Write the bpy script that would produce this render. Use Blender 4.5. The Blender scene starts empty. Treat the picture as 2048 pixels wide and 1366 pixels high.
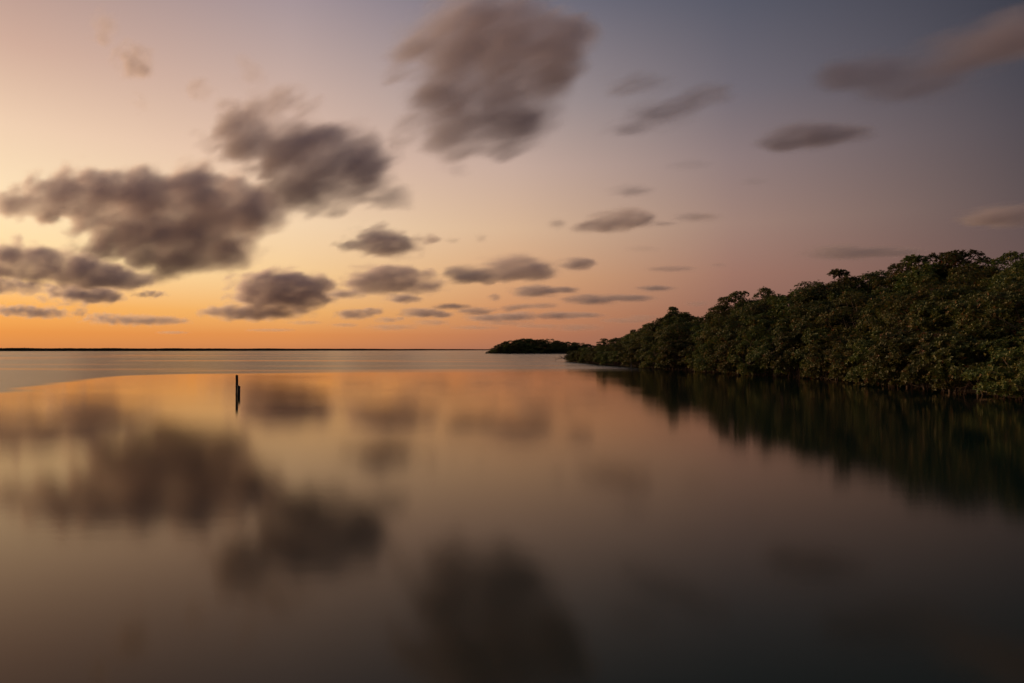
import bpy, math, random
import numpy as np
from mathutils import Vector, Matrix

R = math.radians
scene = bpy.context.scene
COL = scene.collection

# ------------------------------------------------------------------ camera
F = 1365.0            # focal length in pixels of the 2048 px wide photograph (24 mm on 36 mm)
HOR = 699.0           # horizon row in the photograph
CAM_H = 2.5           # eye height above the water
cam_data = bpy.data.cameras.new('camera')
cam_data.lens = 24.0
cam_data.sensor_width = 36.0
cam_data.clip_start = 0.05
cam_data.clip_end = 120000.0
cam = bpy.data.objects.new('camera', cam_data)
COL.objects.link(cam)
cam.location = (0, 0, CAM_H)
cam.rotation_euler = (R(90) + math.atan((HOR - 683.0) / F), 0, 0)
scene.camera = cam

def at(px, py, depth):
    return Vector(((px - 1024.0) / F * depth, depth, CAM_H + (HOR - py) / F * depth))

# ------------------------------------------------------------------ sky
SUN_AZ = -48.0        # degrees from the view axis, to the left, just outside the frame
SUN_EL = 5.0
def lin(c):
    return tuple((v / 255 / 12.92) if v / 255 <= 0.04045 else ((v / 255 + 0.055) / 1.055) ** 2.4 for v in c)

world = bpy.data.worlds.new('World')
scene.world = world
world.use_nodes = True
wn, wl = world.node_tree.nodes, world.node_tree.links
wn.clear()

def N(nodes, kind, **kw):
    n = nodes.new(kind)
    for k, v in kw.items():
        setattr(n, k, v)
    return n

def mth(nodes, links, op, a, b=None, c=None, clamp=False):
    n = nodes.new('ShaderNodeMath'); n.operation = op; n.use_clamp = clamp
    for i, v in enumerate((a, b, c)):
        if v is None: continue
        if hasattr(v, 'links'): links.new(v, n.inputs[i])
        else: n.inputs[i].default_value = v
    return n.outputs[0]

def vmt(nodes, links, op, a, b=None, c=None, out=0):
    n = nodes.new('ShaderNodeVectorMath'); n.operation = op
    for i, v in enumerate((a, b, c)):
        if v is None: continue
        if hasattr(v, 'links'): links.new(v, n.inputs[i])
        elif op == 'SCALE' and i == 1: n.inputs['Scale'].default_value = v
        else: n.inputs[i].default_value = v
    return n.outputs[out]

SKY_EL = (0, 1.2, 3, 6, 10, 15, 20, 27, 45, 90)
SKY_COLS = [   # angle from the sun's azimuth, colours from the horizon to the zenith
    (0,   ((206,130,76),(236,150,68),(252,182,92),(255,221,160),(255,227,184),(247,214,180),(218,182,160),(174,148,144),(112,104,112),(78,80,96))),
    (12,  ((202,127,78),(228,145,72),(246,174,90),(255,219,160),(253,226,185),(238,205,176),(208,172,154),(164,138,136),(108,101,110),(78,80,96))),
    (30,  ((196,126,84),(222,143,80),(238,176,104),(246,204,148),(244,212,174),(226,192,170),(202,174,162),(160,144,150),(100,97,110),(78,80,96))),
    (48,  ((162,108,87),(186,121,87),(204,140,97),(216,164,120),(216,180,148),(198,170,156),(166,150,148),(118,114,126),(84,86,102),(78,80,96))),
    (66,  ((126,90,82),(136,96,84),(146,102,88),(158,116,101),(160,130,118),(142,123,122),(114,107,115),(84,86,100),(70,74,92),(76,79,96))),
    (85,  ((98,76,74),(102,78,75),(106,81,77),(104,82,79),(96,82,82),(83,76,82),(67,67,77),(50,53,66),(54,58,74),(75,79,96))),
    (180, ((84,74,80),(88,76,82),(92,79,84),(92,80,86),(88,79,87),(82,77,88),(76,74,88),(70,72,88),(70,74,92),(74,78,96))),
]
tc = N(wn, 'ShaderNodeTexCoord')
dirn = vmt(wn, wl, 'NORMALIZE', tc.outputs['Generated'])
sep = N(wn, 'ShaderNodeSeparateXYZ'); wl.new(dirn, sep.inputs[0])
el = mth(wn, wl, 'ARCSINE', sep.outputs['Z'])
elt = mth(wn, wl, 'SQRT', mth(wn, wl, 'MULTIPLY', el, 2 / math.pi, clamp=True))
flat = vmt(wn, wl, 'NORMALIZE', vmt(wn, wl, 'MULTIPLY', dirn, (1, 1, 0)))
cosd = vmt(wn, wl, 'DOT_PRODUCT', flat, (math.sin(R(SUN_AZ)), math.cos(R(SUN_AZ)), 0), out=1)
delta = mth(wn, wl, 'ARCCOSINE', mth(wn, wl, 'MULTIPLY', cosd, 0.99999))
prev = None
for d, cols in SKY_COLS:
    rp = N(wn, 'ShaderNodeValToRGB'); rp.color_ramp.interpolation = 'EASE' if False else 'LINEAR'
    er = rp.color_ramp.elements
    while len(er) < len(cols): er.new(0.5)
    for e, a, c in zip(er, SKY_EL, cols):
        e.position = math.sqrt(a / 90.0); e.color = lin(c) + (1,)
    wl.new(elt, rp.inputs[0])
    if prev is None:
        cur = rp.outputs[0]
    else:
        mr = N(wn, 'ShaderNodeMapRange', interpolation_type='SMOOTHSTEP' if d == 180 else 'LINEAR')
        mr.inputs['From Min'].default_value = R(prev); mr.inputs['From Max'].default_value = R(d)
        wl.new(delta, mr.inputs['Value'])
        mx = N(wn, 'ShaderNodeMix', data_type='RGBA')
        wl.new(mr.outputs[0], mx.inputs['Factor']); wl.new(cur, mx.inputs['A']); wl.new(rp.outputs[0], mx.inputs['B'])
        cur = mx.outputs['Result']
    prev = d
bg = N(wn, 'ShaderNodeBackground'); wl.new(cur, bg.inputs[0]); bg.inputs[1].default_value = 1.0
# the physical dusk sky adds its faint blue scattered light
sky = N(wn, 'ShaderNodeTexSky', sky_type='NISHITA', sun_disc=False)
sky.sun_elevation = R(SUN_EL); sky.sun_rotation = R(SUN_AZ); sky.dust_density = 2.0
bg2 = N(wn, 'ShaderNodeBackground'); wl.new(sky.outputs[0], bg2.inputs[0]); bg2.inputs[1].default_value = 0.0015
addw = N(wn, 'ShaderNodeAddShader'); wl.new(bg.outputs[0], addw.inputs[0]); wl.new(bg2.outputs[0], addw.inputs[1])
wo = N(wn, 'ShaderNodeOutputWorld'); wl.new(addw.outputs[0], wo.inputs[0])

# ------------------------------------------------------------------ sun (already at the horizon, veiled)
sl = bpy.data.lights.new('sun', 'SUN')
sl.energy = 2.1; sl.angle = R(12); sl.color = (1.0, 0.62, 0.34)
so = bpy.data.objects.new('sun', sl); COL.objects.link(so)
sd = Vector((math.sin(R(SUN_AZ)) * math.cos(R(SUN_EL)), math.cos(R(SUN_AZ)) * math.cos(R(SUN_EL)), math.sin(R(SUN_EL))))
so.rotation_euler = sd.to_track_quat('Z', 'Y').to_euler()
so.location = sd * 200

vs = scene.view_settings
vs.view_transform = 'Standard'; vs.look = 'None'; vs.exposure = 0.0; vs.gamma = 1.0; vs.use_curve_mapping = False
scene.render.engine = 'CYCLES'
cy = scene.cycles
cy.use_denoising = True
cy.use_adaptive_sampling = True
cy.max_bounces = 8; cy.diffuse_bounces = 2; cy.glossy_bounces = 2; cy.transmission_bounces = 2
cy.volume_bounces = 5; cy.transparent_max_bounces = 8
cy.volume_step_rate = 2.0; cy.volume_max_steps = 256
cy.caustics_reflective = False; cy.caustics_refractive = False

# ------------------------------------------------------------------ helpers
def tag(o, label=None, cat=None, group=None, kind=None):
    if label: o['label'] = label
    if cat: o['category'] = cat
    if group: o['group'] = group
    if kind: o['kind'] = kind
    return o

def mat(name):
    m = bpy.data.materials.new(name); m.use_nodes = True
    m.node_tree.nodes.clear()
    return m, m.node_tree.nodes, m.node_tree.links

def mesh_obj(name, verts, faces, material, parent=None, smooth=False):
    me = bpy.data.meshes.new(name)
    me.from_pydata([tuple(v) for v in verts], [], [tuple(f) for f in faces])
    if smooth:
        me.polygons.foreach_set('use_smooth', [True] * len(me.polygons))
    me.materials.append(material)
    o = bpy.data.objects.new(name, me); COL.objects.link(o)
    if parent: o.parent = parent
    return o

# ------------------------------------------------------------------ materials
def water_material():
    m, n, l = mat('still_lagoon_water')
    geo = N(n, 'ShaderNodeNewGeometry')
    pos = geo.outputs['Position']
    sp = N(n, 'ShaderNodeSeparateXYZ'); l.new(pos, sp.inputs[0])
    X, Y = sp.outputs['X'], sp.outputs['Y']
    # wind lanes: long noise across the view
    lane = N(n, 'ShaderNodeTexNoise'); lane.inputs['Scale'].default_value = 1.0; lane.inputs['Detail'].default_value = 4
    l.new(vmt(n, l, 'MULTIPLY', pos, (0.028, 0.11, 0)), lane.inputs['Vector'])
    wob = mth(n, l, 'SUBTRACT', lane.outputs['Fac'], 0.5)
    # sheltered calm patch: in front of a line about 74 m out and right of a line on the left
    f1 = mth(n, l, 'SUBTRACT', mth(n, l, 'MULTIPLY_ADD', X, 0.15, 74.5), Y)
    ax, ay, bx_, by_ = -28.6, 37.5, -37.5, 66.0
    L = math.hypot(bx_ - ax, by_ - ay); nx, ny = (by_ - ay) / L, -(bx_ - ax) / L
    f2 = mth(n, l, 'ADD', mth(n, l, 'MULTIPLY', X, nx), mth(n, l, 'MULTIPLY_ADD', Y, ny, -(ax * nx + ay * ny)))
    sm = N(n, 'ShaderNodeMath', operation='SMOOTH_MIN'); l.new(f1, sm.inputs[0]); l.new(f2, sm.inputs[1]); sm.inputs[2].default_value = 13.0
    f = mth(n, l, 'MULTIPLY_ADD', wob, 9.0, sm.outputs[0])
    rip = N(n, 'ShaderNodeMapRange', interpolation_type='SMOOTHSTEP')
    rip.inputs['From Min'].default_value = 0.25; rip.inputs['From Max'].default_value = -1.0
    wid = N(n, 'ShaderNodeMapRange', interpolation_type='SMOOTHSTEP')   # sharp edge on the left, a slow fade to the right
    wid.inputs['From Min'].default_value = -34.0; wid.inputs['From Max'].default_value = -6.0
    wid.inputs['To Min'].default_value = 1.8; wid.inputs['To Max'].default_value = 17.0
    l.new(X, wid.inputs['Value'])
    l.new(mth(n, l, 'DIVIDE', f, wid.outputs[0]), rip.inputs['Value'])
    # beyond, calmer slicks between the ripples
    slick = N(n, 'ShaderNodeTexNoise'); slick.inputs['Scale'].default_value = 1.0; slick.inputs['Detail'].default_value = 5
    l.new(vmt(n, l, 'MULTIPLY', pos, (0.010, 0.045, 0)), slick.inputs['Vector'])
    sk = N(n, 'ShaderNodeMapRange', interpolation_type='SMOOTHSTEP')
    sk.inputs['From Min'].default_value = 0.50; sk.inputs['From Max'].default_value = 0.66
    sk.inputs['To Min'].default_value = 1.0; sk.inputs['To Max'].default_value = 0.55
    l.new(slick.outputs['Fac'], sk.inputs['Value'])
    ripple = mth(n, l, 'MULTIPLY', rip.outputs[0], sk.outputs[0])
    rough = mth(n, l, 'MULTIPLY_ADD', ripple, 0.13, 0.11)
    # fine wavelets
    wv = N(n, 'ShaderNodeTexNoise'); wv.inputs['Scale'].default_value = 1.0; wv.inputs['Detail'].default_value = 3
    l.new(vmt(n, l, 'MULTIPLY', pos, (0.9, 3.2, 1)), wv.inputs['Vector'])
    bmp = N(n, 'ShaderNodeBump'); bmp.inputs['Distance'].default_value = 0.02
    l.new(wv.outputs['Fac'], bmp.inputs['Height'])
    l.new(mth(n, l, 'MULTIPLY_ADD', ripple, 0.22, 0.022), bmp.inputs['Strength'])
    # rippled water: broad glossy lobe
    b = N(n, 'ShaderNodeBsdfPrincipled')
    b.inputs['Base Color'].default_value = (0.010, 0.016, 0.010, 1)
    b.inputs['IOR'].default_value = 1.333
    b.inputs['Specular Tint'].default_value = (1.0, 0.86, 0.74, 1)
    l.new(rough, b.inputs['Roughness']); l.new(bmp.outputs[0], b.inputs['Normal'])
    # sheltered water: soft mirror over dark green depth
    deep = N(n, 'ShaderNodeBsdfDiffuse'); deep.inputs['Color'].default_value = (0.003, 0.026, 0.020, 1)
    gl = N(n, 'ShaderNodeBsdfGlossy', distribution='BECKMANN'); gl.inputs['Color'].default_value = (1.0, 0.83, 0.67, 1); gl.inputs['Anisotropy'].default_value = 0.28; gl.inputs['Tangent'].default_value = (1, 0, 0)
    l.new(mth(n, l, 'MULTIPLY_ADD', wob, 0.09, 0.084), gl.inputs['Roughness'])
    l.new(bmp.outputs[0], gl.inputs['Normal'])
    fr = N(n, 'ShaderNodeFresnel'); fr.inputs['IOR'].default_value = 1.34
    calm = N(n, 'ShaderNodeMixShader'); l.new(fr.outputs[0], calm.inputs[0]); l.new(deep.outputs[0], calm.inputs[1]); l.new(gl.outputs[0], calm.inputs[2])
    both = N(n, 'ShaderNodeMixShader'); l.new(ripple, both.inputs[0]); l.new(calm.outputs[0], both.inputs[1]); l.new(b.outputs[0], both.inputs[2])
    o = N(n, 'ShaderNodeOutputMaterial'); l.new(both.outputs[0], o.inputs[0])
    return m

def leaf_material(name, hue):
    m, n, l = mat(name)
    at_ = N(n, 'ShaderNodeAttribute', attribute_name='tint')
    oi = N(n, 'ShaderNodeObjectInfo')
    rp = N(n, 'ShaderNodeValToRGB'); e = rp.color_ramp.elements
    cols = [(0.0, (0.042, 0.080, 0.018)), (0.40, (0.088, 0.122, 0.026)), (0.72, (0.155, 0.165, 0.036)), (0.88, (0.22, 0.17, 0.042)), (1.0, (0.30, 0.115, 0.035))]
    while len(e) < len(cols): e.new(0.5)
    for q, (p, c) in zip(e, cols): q.position = p; q.color = tuple(v * h for v, h in zip(c, hue)) + (1,)
    l.new(at_.outputs['Fac'], rp.inputs[0])
    hs = N(n, 'ShaderNodeHueSaturation')
    l.new(mth(n, l, 'MULTIPLY_ADD', oi.outputs['Random'], 0.05, 0.460), hs.inputs['Hue'])
    l.new(mth(n, l, 'MULTIPLY_ADD', oi.outputs['Random'], 0.65, 0.80), hs.inputs['Value'])
    l.new(rp.outputs[0], hs.inputs['Color'])
    b = N(n, 'ShaderNodeBsdfPrincipled'); l.new(hs.outputs[0], b.inputs['Base Color'])
    b.inputs['Roughness'].default_value = 0.5; b.inputs['Specular IOR Level'].default_value = 0.35
    t = N(n, 'ShaderNodeBsdfTranslucent'); l.new(hs.outputs[0], t.inputs['Color'])
    mx = N(n, 'ShaderNodeMixShader'); mx.inputs[0].default_value = 0.2
    l.new(b.outputs[0], mx.inputs[1]); l.new(t.outputs[0], mx.inputs[2])
    o = N(n, 'ShaderNodeOutputMaterial'); l.new(mx.outputs[0], o.inputs[0])
    return m

def noisy_material(name, c1, c2, scale, rough=0.85, bump=0.4, stretch=(1, 1, 1)):
    m, n, l = mat(name)
    tcx = N(n, 'ShaderNodeTexCoord')
    nz = N(n, 'ShaderNodeTexNoise'); nz.inputs['Scale'].default_value = scale; nz.inputs['Detail'].default_value = 5
    l.new(vmt(n, l, 'MULTIPLY', tcx.outputs['Object'], stretch), nz.inputs['Vector'])
    rp = N(n, 'ShaderNodeValToRGB'); rp.color_ramp.elements[0].position = 0.35; rp.color_ramp.elements[1].position = 0.65
    rp.color_ramp.elements[0].color = c1 + (1,); rp.color_ramp.elements[1].color = c2 + (1,)
    l.new(nz.outputs['Fac'], rp.inputs[0])
    bm_ = N(n, 'ShaderNodeBump'); bm_.inputs['Strength'].default_value = bump; bm_.inputs['Distance'].default_value = 0.02
    l.new(nz.outputs['Fac'], bm_.inputs['Height'])
    b = N(n, 'ShaderNodeBsdfPrincipled'); b.inputs['Roughness'].default_value = rough
    l.new(rp.outputs[0], b.inputs['Base Color']); l.new(bm_.outputs[0], b.inputs['Normal'])
    o = N(n, 'ShaderNodeOutputMaterial'); l.new(b.outputs[0], o.inputs[0])
    return m

M_water = water_material()
M_leaf = leaf_material('mangrove_leaf', (1, 1, 1))
M_leaf_olive = leaf_material('weathered_mangrove_leaf', (1.12, 1.0, 0.9))
M_bark = noisy_material('mangrove_bark', (0.10, 0.075, 0.055), (0.20, 0.155, 0.12), 6.0, stretch=(1, 1, 0.3))
M_root = noisy_material('mangrove_root_bark', (0.06, 0.034, 0.024), (0.12, 0.07, 0.05), 7.0)
M_mud = noisy_material('dark_mud', (0.035, 0.026, 0.018), (0.07, 0.052, 0.036), 0.6)
M_post = noisy_material('weathered_wet_wood', (0.022, 0.015, 0.010), (0.06, 0.042, 0.03), 9.0, stretch=(1, 1, 0.15))
M_grey = noisy_material('bleached_driftwood', (0.20, 0.16, 0.13), (0.38, 0.32, 0.27), 8.0, stretch=(1, 1, 0.3))
M_far = noisy_material('far_foliage', (0.020, 0.026, 0.012), (0.045, 0.05, 0.022), 0.25)

# ------------------------------------------------------------------ water and land
def make_water():
    rings = [0.0, 6, 15, 30, 60, 120, 250, 600, 1500, 5000, 15000, 45000]
    seg = 64
    V = [(0, 0, 0)]; Fc = []
    for r in rings[1:]:
        for i in range(seg):
            a = 2 * math.pi * i / seg
            V.append((r * math.cos(a), r * math.sin(a), 0))
    for i in range(seg): Fc.append((0, 1 + i, 1 + (i + 1) % seg))
    for k in range(len(rings) - 2):
        a0, b0 = 1 + k * seg, 1 + (k + 1) * seg
        for i in range(seg):
            j = (i + 1) % seg
            Fc.append((a0 + i, b0 + i, b0 + j, a0 + j))
    return tag(mesh_obj('water', V, Fc, M_water), kind='structure')
make_water()

# the right bank's shoreline: distance ahead -> how far to the right of the view axis the water ends
SHORE = [(14, 21.0), (24, 22.6), (32.2, 24.0), (36, 23.6), (46.7, 24.9), (58.8, 24.8), (69.6, 21.4), (87.5, 17.9), (110, 14.4), (130, 11.9), (148, 10.6)]
def shore(d):
    return float(np.interp(d, [p[0] for p in SHORE], [p[1] for p in SHORE]))

def make_bank():
    V, Fc = [], []
    rng = random.Random(5)
    ds = list(np.linspace(10, 152, 72)); off = [-0.6, 0.4, 2, 5, 10, 20, 45]
    zz = [-0.35, 0.05, 0.25, 0.9, 2.2, 3.2, 3.0]  # inland rise is made up, to block sky light under the crowns
    for d in ds:
        x0 = shore(d) + 2.3
        for o, z in zip(off, zz):
            V.append((x0 + o + rng.uniform(-.15, .15), d + rng.uniform(-.3, .3), z + rng.uniform(-.06, .06)))
    w = len(off)
    for i in range(len(ds) - 1):
        for j in range(w - 1):
            a = i * w + j
            Fc.append((a, a + 1, a + w + 1, a + w))
    # far end closes down into the water
    base = (len(ds) - 1) * w
    n0 = len(V)
    for j in range(w):
        v = V[base + j]; V.append((v[0] + 0.5, v[1] + 2.5, -0.4))
    for j in range(w - 1): Fc.append((base + j, base + j + 1, n0 + j + 1, n0 + j))
    return tag(mesh_obj('mud_bank', V, Fc, M_mud, smooth=True), kind='structure')
make_bank()

ISL_D = 425.0
def make_island_ground():
    V, Fc = [], []
    rng = random.Random(8)
    nx, ny = 40, 8
    for i in range(nx + 1):
        u = i / nx; x = -18.0 + u * 95
        for j in range(ny + 1):
            v = j / ny
            edge = min(1, 6 * u, 6 * (1 - u)) * math.sin(math.pi * v)
            V.append((x, ISL_D - 1 + v * 26, -0.3 + 2.6 * edge + rng.uniform(-.05, .05)))
    for i in range(nx):
        for j in range(ny):
            a = i * (ny + 1) + j
            Fc.append((a, a + ny + 1, a + ny + 2, a + 1))
    return tag(mesh_obj('island_ground', V, Fc, M_mud, smooth=True), kind='structure')
make_island_ground()

# ------------------------------------------------------------------ far shoreline: one low mass of scrub
def make_far_shore():
    rng = np.random.default_rng(11)
    tv = []; tf = []
    ico = [(0, 0, 1), (.894, 0, .447), (.276, .851, .447), (-.724, .526, .447), (-.724, -.526, .447), (.276, -.851, .447),
           (.724, .526, -.447), (-.276, .851, -.447), (-.894, 0, -.447), (-.276, -.851, -.447), (.724, -.526, -.447), (0, 0, -1)]
    icf = [(0,1,2),(0,2,3),(0,3,4),(0,4,5),(0,5,1),(1,6,2),(2,7,3),(3,8,4),(4,9,5),(5,10,1),(6,7,2),(7,8,3),(8,9,4),(9,10,5),(10,6,1),(6,11,7),(7,11,8),(8,11,9),(9,11,10),(10,11,6)]
    ico = np.array(ico)
    n = 2600
    az = np.linspace(R(-62), R(4), n)
    for k, a in enumerate(np.concatenate([az, az + 0.4 * (az[1] - az[0])])):
        px = 1024 + F * math.tan(a)
        wl_row = float(np.interp(px, [-1500, 0, 500, 960, 1100], [702.6, 702.3, 701.6, 700.5, 700.4]))
        top = float(np.interp(px, [-1500, 0, 250, 700, 960, 1100], [697.2, 697.6, 697.8, 698.3, 698.9, 699.0]))
        d = CAM_H * F / (wl_row - HOR)
        h = CAM_H + (HOR - top) / F * d
        h *= 1.3 + 0.10 * math.sin(px * 0.05) * math.sin(px * 0.013 + 1) + rng.normal(0, 0.07)
        w = d * (az[1] - az[0]) / math.cos(a) ** 2 * rng.uniform(2.0, 3.4)
        c = np.array([math.tan(a) * d, d + rng.uniform(0, 8), h * 0.42])
        s = np.array([w, w * 1.2, h * 0.58])
        v = ico * s * rng.uniform(0.82, 1.15, (12, 1)) + c
        b = len(tv)
        tv.extend(map(tuple, v)); tf.extend([(p + b, q + b, r_ + b) for p, q, r_ in icf])
    o = mesh_obj('far_shoreline_scrub', tv, tf, M_far)
    return tag(o, 'low dark far shoreline scrub along the left horizon', 'scrub', kind='stuff')
make_far_shore()

# ------------------------------------------------------------------ mangroves
def tube(V, Fc, pts, radii, seg=5):
    b0 = len(V)
    pts = [Vector(p) for p in pts]
    for i, p in enumerate(pts):
        t = (pts[min(i + 1, len(pts) - 1)] - pts[max(i - 1, 0)]).normalized()
        u = t.orthogonal().normalized(); w = t.cross(u)
        for s in range(seg):
            a = 2 * math.pi * s / seg
            V.append(tuple(p + (u * math.cos(a) + w * math.sin(a)) * radii[i]))
    for i in range(len(pts) - 1):
        for s in range(seg):
            a = b0 + i * seg + s; c = b0 + i * seg + (s + 1) % seg
            Fc.append((a, c, c + seg, a + seg))
    Fc.append(tuple(b0 + s for s in range(seg))[::-1])
    Fc.append(tuple(b0 + (len(pts) - 1) * seg + s for s in range(seg)))

def leaf_mesh(name, rosettes, rng, leaf_len=0.17, per=7, material=None):
    """rosettes: (n,6) position + outward axis; each gets a whorl of folded leaves"""
    n = len(rosettes)
    P = np.repeat(rosettes[:, :3], per, 0); A = np.repeat(rosettes[:, 3:], per, 0)
    m = len(P)
    A /= np.linalg.norm(A, axis=1, keepdims=True) + 1e-9
    ref = np.where(np.abs(A[:, 2:3]) < 0.9, np.array([[0, 0, 1.0]]), np.array([[1.0, 0, 0]]))
    U = np.cross(A, ref); U /= np.linalg.norm(U, axis=1, keepdims=True)
    W = np.cross(A, U)
    ang = np.tile(np.arange(per) * 2 * math.pi / per, n) + np.repeat(rng.uniform(0, 6.28, n), per) + rng.normal(0, .25, m)
    tilt = rng.uniform(0.45, 1.35, m)
    rad = U * np.cos(ang)[:, None] + W * np.sin(ang)[:, None]
    D = A * np.cos(tilt)[:, None] + rad * np.sin(tilt)[:, None]
    S = np.cross(D, A); S /= np.linalg.norm(S, axis=1, keepdims=True) + 1e-9
    NN = np.cross(S, D)
    ln = leaf_len * rng.uniform(0.7, 1.25, m)[:, None]; wd = ln * rng.uniform(0.36, 0.5, m)[:, None]
    b = P + D * 0.02
    mid = b + D * ln * 0.52
    lift = NN * wd * 0.18
    verts = np.stack([b, mid + S * wd * 0.5 + lift, b + D * ln - NN * ln * 0.12, mid - S * wd * 0.5 + lift], 1).reshape(-1, 3)
    i0 = np.arange(m) * 4
    tri = np.stack([np.stack([i0, i0 + 1, i0 + 2], 1), np.stack([i0, i0 + 2, i0 + 3], 1)], 1).reshape(-1, 3)
    me = bpy.data.meshes.new(name)
    me.vertices.add(len(verts)); me.vertices.foreach_set('co', verts.astype(np.float32).ravel())
    nt = len(tri)
    me.loops.add(nt * 3); me.loops.foreach_set('vertex_index', tri.astype(np.int32).ravel())
    me.polygons.add(nt)
    me.polygons.foreach_set('loop_start', np.arange(0, nt * 3, 3, dtype=np.int32))
    me.polygons.foreach_set('loop_total', np.full(nt, 3, dtype=np.int32))
    at_ = me.attributes.new('tint', 'FLOAT', 'FACE')
    ros = rng.uniform(0, 1, n) ** 1.2
    tint = np.clip(np.repeat(ros, per) * 0.75 + rng.uniform(0, .25, m), 0, 1)
    at_.data.foreach_set('value', np.repeat(tint, 2).astype(np.float32))
    me.update(calc_edges=True); me.validate()
    me.materials.append(material)
    return me

def make_variant(seed, height, radius, base, n_clump, n_ros, clump_r, sparse=False, roots=False, leaf_len=0.17, hem=0.15):
    """meshes of one mangrove: crown, trunk with limbs, prop roots"""
    rng = np.random.default_rng(seed)
    ch = height - base
    cen = np.array([0, 0, base + ch * 0.5])
    clumps = []
    tries = 0
    skirt = height < 5
    while len(clumps) < n_clump and tries < 6000:
        tries += 1
        v = rng.normal(0, 1, 3); v /= np.linalg.norm(v)
        if v[2] < -0.55 and rng.random() < 0.6: continue
        rr = rng.uniform(0.55, 0.95) if not sparse else rng.uniform(0.35, 1.0)
        squash = 1.0
        p = cen + v * rr * np.array([radius * squash, radius * squash, ch * 0.5])
        cr = clump_r * rng.uniform(0.7, 1.3)
        if skirt:      # leafy right down to the water
            t = rng.uniform(0, 1); a = rng.uniform(0, 6.283)
            rr = rng.uniform(0.6, 1.0) * radius * math.sqrt(1 - (max(0, t - .35) / .65) ** 2)
            p = np.array([math.cos(a) * rr, math.sin(a) * rr, hem + t * (height - hem - 0.15)])
        p[2] = min(p[2], height - cr * 0.7)
        if any(np.linalg.norm(p - q) < 0.75 * min(cr, r2) for q, r2 in clumps): continue
        clumps.append((p, cr))
    ros = []
    tot = sum(r ** 2 for _, r in clumps)
    for p, r in clumps:
        k = max(6, int(n_ros * r ** 2 / tot))
        v = rng.normal(0, 1, (k, 3)); v /= np.linalg.norm(v, axis=1, keepdims=True)
        v[:, 2] = np.where(v[:, 2] < -0.3, -v[:, 2] * 0.8, v[:, 2])
        rad = r * rng.uniform(0.55, 1.05, (k, 1)) * np.array([[1, 1, 0.8]])
        q = p + v * rad
        out = p - cen; out = out / (np.linalg.norm(out) + 1e-6)
        ax = v * 0.8 + out * 0.5 + np.array([0, 0, 0.45]) + rng.normal(0, .25, (k, 3))
        ros.append(np.hstack([q, ax]))
    ros = np.vstack(ros)
    ros = ros[ros[:, 2] > 0.06]
    crown = leaf_mesh('crown', ros, rng, leaf_len * (0.85, 1.0, 1.2)[seed % 3], 7, M_leaf_olive if seed % 10 == 2 else M_leaf)
    V, Fc = [], []
    stems = 1 if not sparse else 2
    stems = 3 if height < 5 else stems + 1
    tops = []
    for s in range(stems):
        a = rng.uniform(0, 6.28); lean = rng.uniform(0.1, 0.35) * radius
        top = np.array([math.cos(a) * lean, math.sin(a) * lean, base + ch * rng.uniform(.45, .6)])
        r0 = 0.022 * height * rng.uniform(.7, 1.1)
        b = np.array([rng.normal(0, .12), rng.normal(0, .12), -0.5])
        pts = [b + (top - b) * t + np.array([rng.normal(0, .05), rng.normal(0, .05), 0]) * (0 < t < 1) * height * .3 for t in (0, .3, .6, 1)]
        tube(V, Fc, pts, [r0, r0 * .85, r0 * .65, r0 * .45], 6)
        tops.append((pts, r0))
    for p, r in clumps:
        pts, r0 = tops[rng.integers(len(tops))]
        k = rng.integers(1, 4); st = pts[k]
        if p[2] < st[2]: st = pts[max(1, k - 1)]
        md = (st + p) / 2 + rng.normal(0, .15, 3) + np.array([0, 0, -0.12])
        tube(V, Fc, [st, md, p], [r0 * .38, r0 * .26, r0 * .1], 4)
        for _ in range(5 if sparse else 3):
            v = rng.normal(0, 1, 3); v /= np.linalg.norm(v); v[2] = abs(v[2])
            tube(V, Fc, [p, p + v * r * .45 + rng.normal(0, .05, 3), p + v * r * .9], [r0 * .1, r0 * .07, r0 * .04], 3)
    tm = bpy.data.meshes.new('trunk'); tm.from_pydata(V, [], Fc); tm.materials.append(M_bark)
    rm = None
    if roots:
        V, Fc = [], []
        for k in range(11):
            a = rng.uniform(0, 6.28); z0 = rng.uniform(.5, 1.5); rr = rng.uniform(.5, 1.5)
            dx, dy = math.cos(a), math.sin(a)
            pts = [(dx * rr * t, dy * rr * t, z0 * (1 - t ** 2.2) + .15 * math.sin(t * 3.1) - .45 * (t > .95)) for t in (0, .25, .5, .75, .9, 1)]
            tube(V, Fc, pts, [.045, .042, .036, .03, .027, .024], 5)
            if rng.random() < .6:
                tube(V, Fc, [pts[3], (pts[3][0] * 1.05, pts[3][1] * 1.05, -.45)], [.024, .018], 4)
        rm = bpy.data.meshes.new('prop_roots'); rm.from_pydata(V, [], Fc); rm.materials.append(M_root)
    return crown, tm, rm

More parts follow.
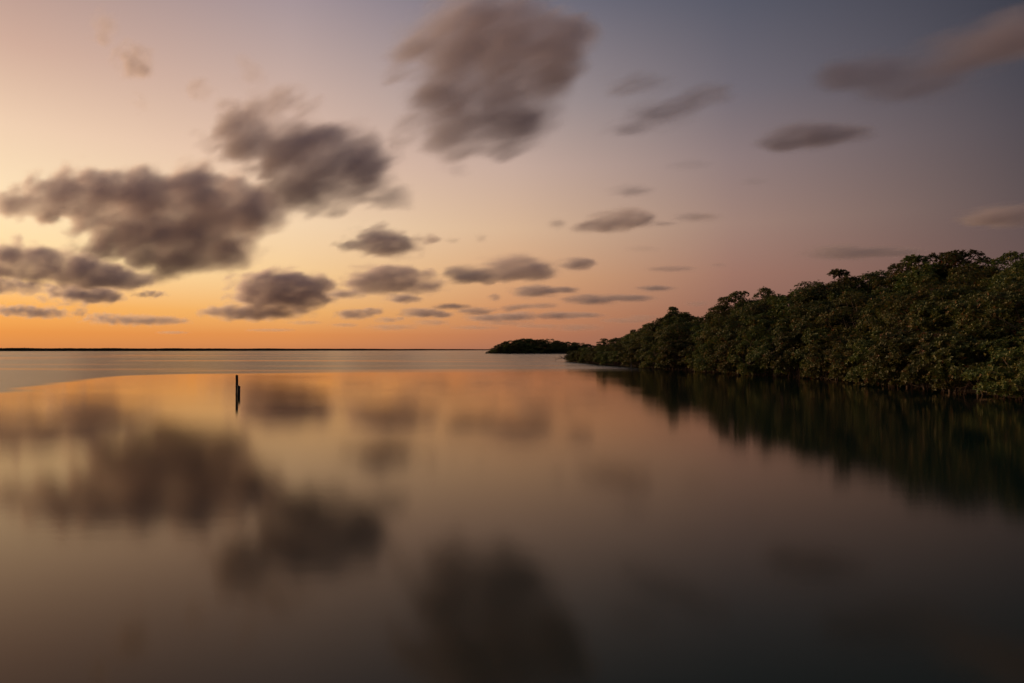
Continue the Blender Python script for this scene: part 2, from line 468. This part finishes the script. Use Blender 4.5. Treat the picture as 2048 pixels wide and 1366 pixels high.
VAR = {
    'low':  [make_variant(20 + i, 4.2, 2.2, 0.05, 44, 2600, 0.62, roots=True, leaf_len=.16, hem=(.1, .25)[i % 2]) for i in range(4)],
    'rooty': [make_variant(30 + i, 4.2, 2.0, 0.05, 40, 2200, 0.58, roots=True, leaf_len=.16, hem=1.0) for i in range(3)],
    'mid':  [make_variant(40 + i, 7.0, 2.7, 1.4, 46, 2800, 0.72, leaf_len=.17) for i in range(4)],
    'tall': [make_variant(60 + i, 9.6, 3.0, 3.2, 48, 3000, 0.78, leaf_len=.18) for i in range(3)],
    'open': [make_variant(80 + i, 10.0, 2.0, 2.8, 40, 2700, 0.68, sparse=True, leaf_len=.18) for i in range(4)],
}
NOM = {'low': 4.2, 'rooty': 4.2, 'mid': 7.0, 'tall': 9.6, 'open': 10.0}
NAME = {'low': 'shore_mangrove', 'rooty': 'shore_mangrove', 'mid': 'mangrove_tree', 'tall': 'mangrove_tree', 'open': 'emergent_mangrove'}
trng = random.Random(77)

def put_tree(kind, x, y, h, label, group, spread=1.0, roots=None, name=None, z=0.0):
    crown, tm, rm = trng.choice(VAR[kind])
    s = h / NOM[kind]
    e = bpy.data.objects.new(name or NAME[kind], None); COL.objects.link(e)
    e.empty_display_size = 0.5
    e.location = (x, y, z); e.rotation_euler = (0, 0, trng.uniform(0, 6.28))
    sx = spread * (s ** 0.6) * trng.uniform(.92, 1.1)
    e.scale = (sx, sx, s)
    for nm, me in (('trunk', tm), ('crown', crown), ('prop_roots', rm if (roots or roots is None) else None)):
        if me is None: continue
        o = bpy.data.objects.new(nm, me); COL.objects.link(o); o.parent = e
    return tag(e, label, 'tree', group)

SKYLINE = [(1100, 716), (1130, 702), (1160, 692), (1200, 680), (1250, 670), (1300, 644), (1340, 624), (1375, 624), (1402, 643), (1440, 605), (1520, 592), (1600, 569), (1680, 546), (1760, 549), (1800, 542), (1900, 524), (1980, 528), (2048, 514), (2400, 470)]
def sky_h(x, y):
    px = 1024 + x / y * F
    r = float(np.interp(px, [p[0] for p in SKYLINE], [p[1] for p in SKYLINE]))
    return CAM_H + (HOR - r) / F * y, px

def ordinal(n):
    small = ['zeroth', 'first', 'second', 'third', 'fourth', 'fifth', 'sixth', 'seventh', 'eighth', 'ninth', 'tenth', 'eleventh', 'twelfth', 'thirteenth', 'fourteenth', 'fifteenth', 'sixteenth', 'seventeenth', 'eighteenth', 'nineteenth']
    if n < 20: return small[n]
    tens = {2: 'twenti', 3: 'thirti', 4: 'forti', 5: 'fifti', 6: 'sixti'}
    t, u = divmod(n, 10)
    return tens[t] + 'eth' if u == 0 else tens[t].replace('ti', 'ty') + '-' + small[u]

rows = [   # offset inland, share of the skyline height, tallest, spacing, kind, wording
    (2.1, 0.50, 4.4, 2.6, 'low', 'low rounded mangrove overhanging the water, {} along the shore from the far tip', 'mangroves standing along the waterline'),
    (4.6, 0.78, 7.2, 3.2, 'mid', 'leafy mangrove behind the waterline row, {} of its row from the far tip', 'mangroves of the second row'),
    (8.4, 0.93, 9.6, 3.7, 'mid', 'tall mangrove well back on the bank, {} of its row from the far tip', 'mangroves of the third row'),
    (12.6, 0.96, 11.2, 4.4, 'tall', 'rearmost tall mangrove on the skyline, {} of its row from the far tip', 'mangroves of the rear row'),
]
for ri, (off, share, hmax, step, kind, wording, group) in enumerate(rows):
    d = 147.0 - off * 0.6; k = 0
    while d > 19 + ri * 4:
        x = shore(d) + off + trng.uniform(-.6, .6); y = d + trng.uniform(-.5, .5)
        h, px = sky_h(x, y)
        hh = min(hmax, h * share) * trng.uniform(.90, 1.06)
        if ri == 0: hh = min(max(hh, 2.2), 4.6)
        if hh > 1.6 and px < 2200 and (ri < 2 or h > 5.0):
            k += 1
            put_tree('rooty' if ri == 0 and y > 78 and trng.random() < .7 else kind, x, y, hh, wording.format(ordinal(k)), group, spread=1.05)
        d -= step * trng.uniform(.85, 1.15)

emerg = [  # photo column, top row, distance, what it looks like
    (1352, 613, 104, 'small open-crowned mangrove on the skyline left of the notch'),
    (1448, 594, 88, 'bushy mangrove crown rising just right of the skyline notch'),
    (1480, 583, 86, 'broad open mangrove crown on the skyline beside the notch'),
    (1535, 566, 80, 'narrow upright mangrove crown standing alone above the canopy'),
    (1690, 538, 66, 'flat-topped mangrove crown on the middle skyline, the left one of two'),
    (1738, 536, 64, 'flat-topped mangrove crown on the middle skyline, the right one of two'),
    (1800, 526, 60, 'small leafy mangrove crown left of the tallest cluster'),
    (1845, 510, 57, 'mangrove with open crown at the left of the tall cluster'),
    (1888, 505, 56, 'dense mangrove crown in the middle of the tall cluster'),
    (1922, 502, 54, 'highest mangrove crown of the cluster right of the middle'),
    (1968, 517, 52, 'spreading low mangrove crown right of the tall cluster'),
    (2036, 484, 47, 'tallest mangrove with loose leafy top at the right edge'),
    (1207, 677, 128, 'spindly mangrove sprig poking above the bank near the far tip'),
]
for px, py, d, lab in emerg:
    x = (px - 1024) / F * d
    h = CAM_H + (HOR - py) / F * d
    put_tree('open', x, d, h, lab, 'open crowns rising above the canopy', spread=0.98)

# island trees
irng = random.Random(4)
ISL_TOP = [(968, 706), (985, 696), (1000, 688), (1020, 680), (1050, 677), (1070, 681), (1100, 679), (1130, 683), (1160, 684), (1180, 690), (1300, 690)]
k = 0
for row in range(2):
    px = 976.0 + 10 * row; k_row = 0
    while px < 1215:
        k_row += 1
        d = ISL_D + 3 + row * 9 + irng.uniform(-1, 2)
        r = float(np.interp(px, [p[0] for p in ISL_TOP], [p[1] for p in ISL_TOP]))
        h = max(2.0, CAM_H + (HOR - r) / F * d) * (0.72 if row == 0 else 1.0) * irng.uniform(.93, 1.05)
        e = put_tree('low', (px - 1024) / F * d, d, h, ('near-side' if row == 0 else 'skyline') + ' mangrove on the small far island, ' + ordinal(k_row) + ' from its left end', 'mangroves on the far island', spread=1.3, roots=(row == 0), name='island_mangrove')
        e.scale = (e.scale[0] * 1.05, e.scale[1] * 1.05, e.scale[2])
        px += irng.uniform(11, 15)

# ------------------------------------------------------------------ dead snag at the tip, pale stake, posts
def make_snag():
    base = at(1128, 723, 0.1 + CAM_H * F / (723 - HOR)); base.z = 0
    e = bpy.data.objects.new('dead_branch', None); COL.objects.link(e); e.location = base
    rg = random.Random(3)
    V, Fc = [], []
    tube(V, Fc, [(1.2, .6, -.3), (.4, .1, .35), (-.5, -.1, .75), (-1.5, -.2, .55), (-2.1, -.2, -.15)], [.07, .065, .05, .04, .03], 5)
    o = mesh_obj('main_limb', V, Fc, M_grey, e)
    for i in range(11):
        V, Fc = [], []
        t = rg.uniform(-1.6, .8); a = rg.uniform(.3, 2.7); ln = rg.uniform(.6, 1.6)
        p0 = Vector((t, 0, .6 - .15 * t * t * .5))
        p1 = p0 + Vector((math.cos(a) * ln * .6, rg.uniform(-.3, .3), math.sin(a) * ln * .6))
        p2 = p1 + Vector((math.cos(a) * ln * .4 + rg.uniform(-.2, .2), rg.uniform(-.2, .2), math.sin(a) * ln * .3))
        tube(V, Fc, [p0, p1, p2], [.035, .025, .012], 4)
        mesh_obj('twig', V, Fc, M_grey, e)
    tag(e, 'bleached dead branches leaning into the water at the tip of the bank', 'dead branch')
make_snag()

def post(name, px, top_row, wl_row, w_px, label, lean=(0, 0), mat_=None, chip=True, seed=0, dy=0.0):
    d = CAM_H * F / (wl_row - HOR) + dy
    base = at(px, wl_row, d); base.z = 0
    h = (wl_row - top_row) / F * d
    r = w_px / F * d / 2
    rg = random.Random(seed)
    seg, lv = 12, 14
    V, Fc = [], []
    ph = [rg.uniform(.82, 1.15) for _ in range(seg)]
    for i in range(lv + 1):
        t = i / lv; z = -0.6 + t * (h + 0.6)
        for s in range(seg):
            a = 2 * math.pi * s / seg
            rr = r * ph[s] * (1.06 - .12 * t) * rg.uniform(.94, 1.06)
            zz = z
            if i == lv and chip: zz -= rg.uniform(0, .07) + .05 * (1 + math.cos(a + 1)) * .5
            V.append((math.cos(a) * rr + lean[0] * t * h, math.sin(a) * rr + lean[1] * t * h, zz))
    for i in range(lv):
        for s in range(seg):
            a = i * seg + s; c = i * seg + (s + 1) % seg
            Fc.append((a, c, c + seg, a + seg))
    V.append((lean[0] * h, lean[1] * h, h - .06)); c0 = len(V) - 1
    for s in range(seg): Fc.append((lv * seg + s, lv * seg + (s + 1) % seg, c0))
    o = mesh_obj(name, V, Fc, mat_ or M_post)
    o.location = base
    return tag(o, label, 'post')
post('wooden_stake', 474.3, 748.5, 789, 4.6, 'tall thin dark wooden stake standing in the calm water on the left', (0.0, 0), seed=1)
post('wooden_stump', 477.4, 769.5, 790.5, 5.6, 'shorter dark stump leaning against the tall stake in the water', (0.03, 0), seed=2)
post('pale_stake', 1262, 721, 734, 2.2, 'thin pale stake in front of the mangrove roots near the far tip', (0.02, 0), M_grey, seed=3)

# ------------------------------------------------------------------ clouds
WIND = Vector((math.sin(R(-40)), math.cos(R(-40)), 0))
def cloud_material():
    m, n, l = mat('dusk_cloud')
    v = N(n, 'ShaderNodeVolumePrincipled')
    v.inputs['Color'].default_value = (0.935, 0.87, 0.86, 1)
    v.inputs['Anisotropy'].default_value = 0.4
    v.inputs['Density'].default_value = 1.0
    v.inputs['Density Attribute'].default_value = 'density'
    o = N(n, 'ShaderNodeOutputMaterial'); l.new(v.outputs[0], o.inputs['Volume'])
    return m
M_cloud = cloud_material()

def make_cloud(label, puffs, tau=4.0, soft=0.55, rough=0.5, base_alt=900.0, res=None, seed=0, dmax=20000):
    """puffs: (photo column, row, half width, half height) at the cloud's own distance"""
    bottom = max(p[1] + p[3] * .6 for p in puffs)
    D = min(dmax, base_alt * F / max(HOR - bottom, 20))
    cx = sum(p[0] for p in puffs) / len(puffs); cyy = sum(p[1] for p in puffs) / len(puffs)
    org = at(cx, cyy, D); s = D / F
    rg = random.Random(seed * 7 + 1)
    vol = bpy.data.volumes.new('cloud')
    o = bpy.data.objects.new('cloud', vol); COL.objects.link(o); o.location = org
    vol.materials.append(M_cloud)
    g = bpy.data.node_groups.new('cloud_density', 'GeometryNodeTree')
    g.interface.new_socket('Geometry', in_out='INPUT', socket_type='NodeSocketGeometry')
    g.interface.new_socket('Geometry', in_out='OUTPUT', socket_type='NodeSocketGeometry')
    n, l = g.nodes, g.links
    pos = n.new('GeometryNodeInputPosition').outputs[0]
    rz_mean = sum(p[3] for p in puffs) / len(puffs) * s
    # streaky warp: noise stretched along the wind
    along = vmt(n, l, 'DOT_PRODUCT', pos, tuple(WIND), out=1)
    wv = n.new('ShaderNodeVectorMath'); wv.operation = 'SCALE'; wv.inputs[0].default_value = tuple(WIND)
    l.new(mth(n, l, 'MULTIPLY', along, -0.84), wv.inputs['Scale'])
    q = vmt(n, l, 'ADD', pos, wv.outputs[0])
    q = vmt(n, l, 'MULTIPLY', q, (1, 1, 1.2))
    q = vmt(n, l, 'ADD', q, (seed * 931.0, seed * 477.0, seed * 313.0))
    nz = n.new('ShaderNodeTexNoise'); nz.inputs['Scale'].default_value = 0.95 / rz_mean
    nz.inputs['Detail'].default_value = 4.5; nz.inputs['Roughness'].default_value = 0.52
    l.new(q, nz.inputs['Vector'])
    nv = vmt(n, l, 'SUBTRACT', nz.outputs['Color'], (0.5, 0.5, 0.5))
    sc = n.new('ShaderNodeVectorMath'); sc.operation = 'SCALE'; sc.inputs['Scale'].default_value = rough * 1.7 * rz_mean
    l.new(nv, sc.inputs[0])
    wp = vmt(n, l, 'ADD', pos, sc.outputs[0])
    acc = None
    lo = Vector((1e9,) * 3); hi = -lo
    for (px, py, rx, rz) in puffs:
        ry = 0.5 * (rx + rz) * .9
        c = Vector(((px - cx) * s, rg.uniform(-.25, .25) * ry * s, -(py - cyy) * s))
        r = Vector((rx, ry, rz)) * s * 1.75
        ir = Vector((1 / r.x, 1 / r.y, 1 / r.z))
        u = vmt(n, l, 'MULTIPLY_ADD', wp, tuple(ir), (-c.x * ir.x, -c.y * ir.y, -c.z * ir.z))
        d2 = vmt(n, l, 'DOT_PRODUCT', u, u, out=1)
        w = mth(n, l, 'SUBTRACT', 1.0, d2, clamp=True)
        acc = mth(n, l, 'MULTIPLY', w, w) if acc is None else mth(n, l, 'MULTIPLY_ADD', w, w, acc)
        ext = r + Vector((1, 1, 1)) * rough * .6 * rz_mean
        for i in range(3):
            lo[i] = min(lo[i], c[i] - ext[i]); hi[i] = max(hi[i], c[i] + ext[i])
    f = mth(n, l, 'MULTIPLY_ADD', mth(n, l, 'SUBTRACT', nz.outputs[0], 0.5), rough * 3.2, acc)
    mr = n.new('ShaderNodeMapRange'); mr.interpolation_type = 'SMOOTHSTEP'
    mr.inputs['From Min'].default_value = 0.12; mr.inputs['From Max'].default_value = 0.12 + soft * 1.7
    l.new(f, mr.inputs['Value'])
    gate = mth(n, l, 'MULTIPLY', acc, 12.0, clamp=True)
    rmean = sum((p[2] + p[3]) * .5 for p in puffs) / len(puffs) * s
    # thick and thin places inside the cloud
    nz2 = n.new('ShaderNodeTexNoise'); nz2.inputs['Scale'].default_value = 0.6 / rz_mean
    nz2.inputs['Detail'].default_value = 3.0; l.new(vmt(n, l, 'ADD', q, (51.0, 17.0, 9000.0)), nz2.inputs['Vector'])
    m2 = n.new('ShaderNodeMapRange'); m2.interpolation_type = 'SMOOTHSTEP'
    m2.inputs['From Min'].default_value = 0.32; m2.inputs['From Max'].default_value = 0.66
    m2.inputs['To Min'].default_value = 0.5; m2.inputs['To Max'].default_value = 1.3
    l.new(nz2.outputs[0], m2.inputs['Value'])
    body = mth(n, l, 'MULTIPLY', mth(n, l, 'MULTIPLY', mr.outputs[0], gate), m2.outputs[0])
    dens = mth(n, l, 'MULTIPLY', body, 0.74 * tau / (2 * rmean))
    vc = n.new('GeometryNodeVolumeCube')
    l.new(dens, vc.inputs['Density'])
    size = hi - lo
    vox = max(size) / (res or 72); vox = max(vox, 2.4 * s)
    vc.inputs['Min'].default_value = tuple(lo); vc.inputs['Max'].default_value = tuple(hi)
    for nm, v in zip(('Resolution X', 'Resolution Y', 'Resolution Z'), size):
        vc.inputs[nm].default_value = max(8, int(v / vox))
    sm = n.new('GeometryNodeSetMaterial'); sm.inputs['Material'].default_value = M_cloud
    l.new(vc.outputs[0], sm.inputs['Geometry'])
    go = n.new('NodeGroupOutput'); l.new(sm.outputs[0], go.inputs[0])
    md = o.modifiers.new('density', 'NODES'); md.node_group = g
    return tag(o, label, 'cloud', 'clouds drifting over the lagoon')

CLOUDS = [
    ('largest dark cloud bank stretching in from the left edge', 4.6, .55, .75, [(25,405,55,26),(100,392,60,30),(180,382,75,45),(255,420,90,58),(330,395,70,45),(405,400,85,55),(470,412,75,52),(530,425,50,34),(335,480,125,55),(425,495,80,42),(285,492,75,34),(105,425,75,20),(470,530,28,14)]),
    ('ragged brown cloud between the left bank and the great upper cloud', 3.2, .7, .85, [(560,192,58,32),(500,225,50,25),(475,272,65,38),(560,290,90,45),(640,312,100,52),(705,312,75,48),(590,345,75,42),(620,385,65,36),(695,372,55,28),(765,388,52,24),(560,400,45,26),(650,415,40,14)]),
    ('great soft round cloud at the top centre', 3.4, .8, .85, [(905,60,80,42),(880,130,75,62),(985,45,100,45),(1080,75,85,55),(1125,110,45,55),(1170,60,34,22),(895,200,75,50),(890,270,70,36),(975,255,85,48),(1050,248,68,38),(1100,195,44,36),(1090,150,50,40),(1000,120,75,50),(985,300,55,14),(1010,185,60,45),(960,90,70,50)]),
    ('small faint cloud puff high on the left', 2.4, .8, .6, [(265,118,34,30),(275,140,24,16)]),
    ('very faint wisp left of the top, above the small puff', 1.1, .9, .6, [(205,50,24,30),(195,75,18,12)]),
    ('faint thin wisp just below the small high puff', .9, .9, .6, [(280,205,16,18)]),
    ('faint small cloud right of the high left puff', 1.6, .8, .6, [(398,175,30,18)]),
    ('faint wisp above the ragged brown cloud', 1.1, .9, .6, [(498,140,26,30)]),
    ('dark cloud below the largest bank at the left edge', 4.2, .45, .5, [(35,522,52,36),(-40,530,50,34),(120,532,62,34),(195,551,72,24),(245,562,52,14),(292,556,16,10)]),
    ('flat cloud strip at the left edge under the dark cloud', 3.2, .5, .5, [(30,574,62,13),(-30,570,50,14)]),
    ('flat grey cloud right of the strip at the left', 3.0, .5, .5, [(155,588,68,18),(205,592,38,12)]),
    ('low thin cloud near the left edge above the horizon', 2.0, .5, .6, [(45,622,68,11),(100,628,38,8)]),
    ('long thin low cloud above the far shore on the left', 1.8, .5, .6, [(265,640,80,9),(330,642,45,6)]),
    ('tiny flat cloud fragment in the orange gap on the left', 1.8, .5, .6, [(300,588,28,6)]),
    ('tiny cloud crumb in the yellow glow at the left', 1.2, .6, .6, [(160,622,14,10)]),
    ('layered dark cumulus left of centre above the horizon', 3.6, .45, .55, [(560,568,75,24),(605,580,55,20),(640,565,24,14),(585,605,65,14),(515,592,48,20),(525,628,75,12),(445,622,38,10)]),
    ('tufted dark cloud alone at mid height left of centre', 3.2, .5, .6, [(758,480,48,26),(795,497,46,17),(705,492,32,8),(855,476,22,9)]),
    ('broad domed cloud below the tufted one', 3.4, .45, .5, [(765,560,60,24),(735,572,46,13),(840,570,46,16),(800,548,38,15),(858,548,16,10)]),
    ('small flat cloud tucked under the broad domed one', 2.8, .5, .5, [(805,597,34,8)]),
    ('small flat cloud just left of the broad domed one', 2.4, .5, .5, [(692,588,35,8)]),
    ('wide lumpy cloud over the island', 3.2, .5, .55, [(1030,535,62,22),(1072,547,38,15),(920,548,34,17),(975,552,50,12),(975,565,16,5)]),
    ('small cloud to the right of the wide lumpy one', 2.6, .5, .6, [(1152,528,30,12),(1175,526,16,8)]),
    ('humped little cloud directly above the island', 2.6, .5, .5, [(1070,583,42,11),(1130,579,24,6)]),
    ('long low cloud to the right above the island end', 2.4, .5, .5, [(1185,599,50,10),(1265,596,40,6)]),
    ('small double cloud low beside the layered cumulus', 2.4, .5, .5, [(708,629,34,9),(745,622,22,6)]),
    ('small pointed low cloud left of the island', 2.4, .5, .5, [(848,626,40,9),(885,630,20,5)]),
    ('thin low cloud above the pointed one', 2.2, .5, .5, [(905,613,34,5)]),
    ('flat low cloud between the pointed one and the island', 2.0, .5, .5, [(955,622,36,7)]),
    ('longest low cloud streak over the island', 2.2, .5, .5, [(985,636,48,7),(1040,632,38,8)]),
    ('low twin cloud streak right of the island', 2.2, .5, .5, [(1110,631,34,7),(1165,630,40,5)]),
    ('faint low cloud streak nearest the horizon left of the island', 1.0, .6, .5, [(865,645,40,6),(785,655,45,6)]),
    ('faint grey streak hanging just above the island', 1.0, .6, .5, [(1150,655,55,6),(1010,647,60,4)]),
    ('dark lens-shaped cloud right of centre at mid height', 3.0, .55, .55, [(1245,440,55,18),(1195,455,46,11),(1278,433,26,12)]),
    ('small faint cloud left of the lens-shaped one', 1.0, .7, .6, [(1115,448,18,10)]),
    ('thin wisp right of the lens-shaped cloud', 1.6, .7, .6, [(1400,433,44,8),(1325,447,30,4)]),
    ('small thin cloud high above the lens-shaped one', 1.4, .7, .6, [(1262,381,40,11)]),
    ('diagonal soft cloud to the right of the great round one', 2.2, .8, .6, [(1325,228,60,22),(1262,256,48,13),(1425,185,48,18),(1375,205,40,14)]),
    ('faint slanting streak beside the great round cloud', 1.3, .8, .6, [(1280,165,56,17),(1235,182,28,10)]),
    ('long dim cloud band climbing into the top right corner', 3.2, .8, .6, [(1730,155,85,35),(1830,165,90,32),(1920,115,90,36),(2010,80,90,40),(2090,60,80,40),(1670,150,40,22)]),
    ('dim tapered cloud below the long right band', 2.8, .7, .6, [(1605,277,65,24),(1670,270,60,17),(1555,288,36,12),(1720,258,30,9)]),
    ('dark streak cloud at the right edge above the trees', 3.6, .6, .6, [(2020,430,75,18),(1960,440,36,9)]),
    ('flat dim cloud above the middle of the mangroves', 2.8, .6, .6, [(1690,504,68,13),(1785,505,62,8)]),
    ('thin dark dash of cloud above the skyline notch', 1.5, .6, .5, [(1345,537,44,5)]),
    ('short flat cloud low above the start of the bank', 2.0, .5, .5, [(1310,577,34,5)]),
    ('faint small smudge of cloud in the right middle sky', .5, .8, .6, [(1512,363,26,8)]),
    ('flat low cloud left of the twin streak over the island', 1.4, .6, .5, [(1090,611,24,5)]),
    ('thin grey cloud line low over the island top', .9, .6, .5, [(1075,652,45,4)]),
    ('low dash of cloud between the double and the pointed cloud', 1.2, .6, .5, [(775,640,22,5),(800,637,12,3)]),
    ('faint dash of cloud under the layered cumulus', .9, .6, .5, [(610,645,34,4)]),
    ('faint wisp trailing right of the wide lumpy cloud', .7, .7, .6, [(1290,497,36,6)]),
    ('little broken cloud under the flat grey one at left', 1.3, .6, .6, [(200,632,26,7)]),
    ('tiny wisp of cloud right of the tufted dark one', .6, .7, .6, [(905,480,16,6)]),
    ('tiny smudge of cloud over the wide lumpy one', .6, .7, .6, [(962,475,14,8)]),
    ('small dash of cloud right of the thin dark dash', .6, .7, .5, [(1436,530,18,4)]),
    ('faint dash of cloud touching the skyline notch', .8, .7, .5, [(1395,607,26,5)]),
    ('faint low wisps above the island end of the bank', .9, .7, .6, [(1250,641,50,5),(1290,634,30,4)]),
    ('thin low dash of cloud above the far shore left of the stake', 1.0, .6, .5, [(345,665,28,3)]),
    ('thin low streak of cloud above the far shore right of the stake', 1.0, .6, .5, [(540,660,48,3)]),
    ('faint grey streak low between the stake and the island', .9, .6, .5, [(690,650,30,4)]),
    ('small low crumb of cloud over the pointed cloud', 1.4, .6, .5, [(990,595,12,6)]),
    ('small low cloud right of the thin low one', 1.6, .6, .5, [(1050,613,30,5),(1015,618,20,5)]),
    ('low flat cloud just above the horizon left of the island', .9, .6, .5, [(950,655,50,4)]),
    ('faint smudge of cloud below the great round cloud', .5, .8, .6, [(915,340,28,14)]),
    ('ragged crumb of cloud hanging under the largest bank', 1.2, .7, .7, [(480,478,20,12)]),
    ('faint streak of cloud right of centre below the diagonal one', .45, .8, .6, [(1380,328,48,10)]),
]
for i, (lab, tau, soft, rough, puffs) in enumerate(CLOUDS):
    if sum(p[1] for p in puffs) / len(puffs) > 575: tau *= 1.5
    make_cloud(lab, puffs, tau, soft, rough, seed=i + 1, res=190 if len(puffs) > 8 else 100)
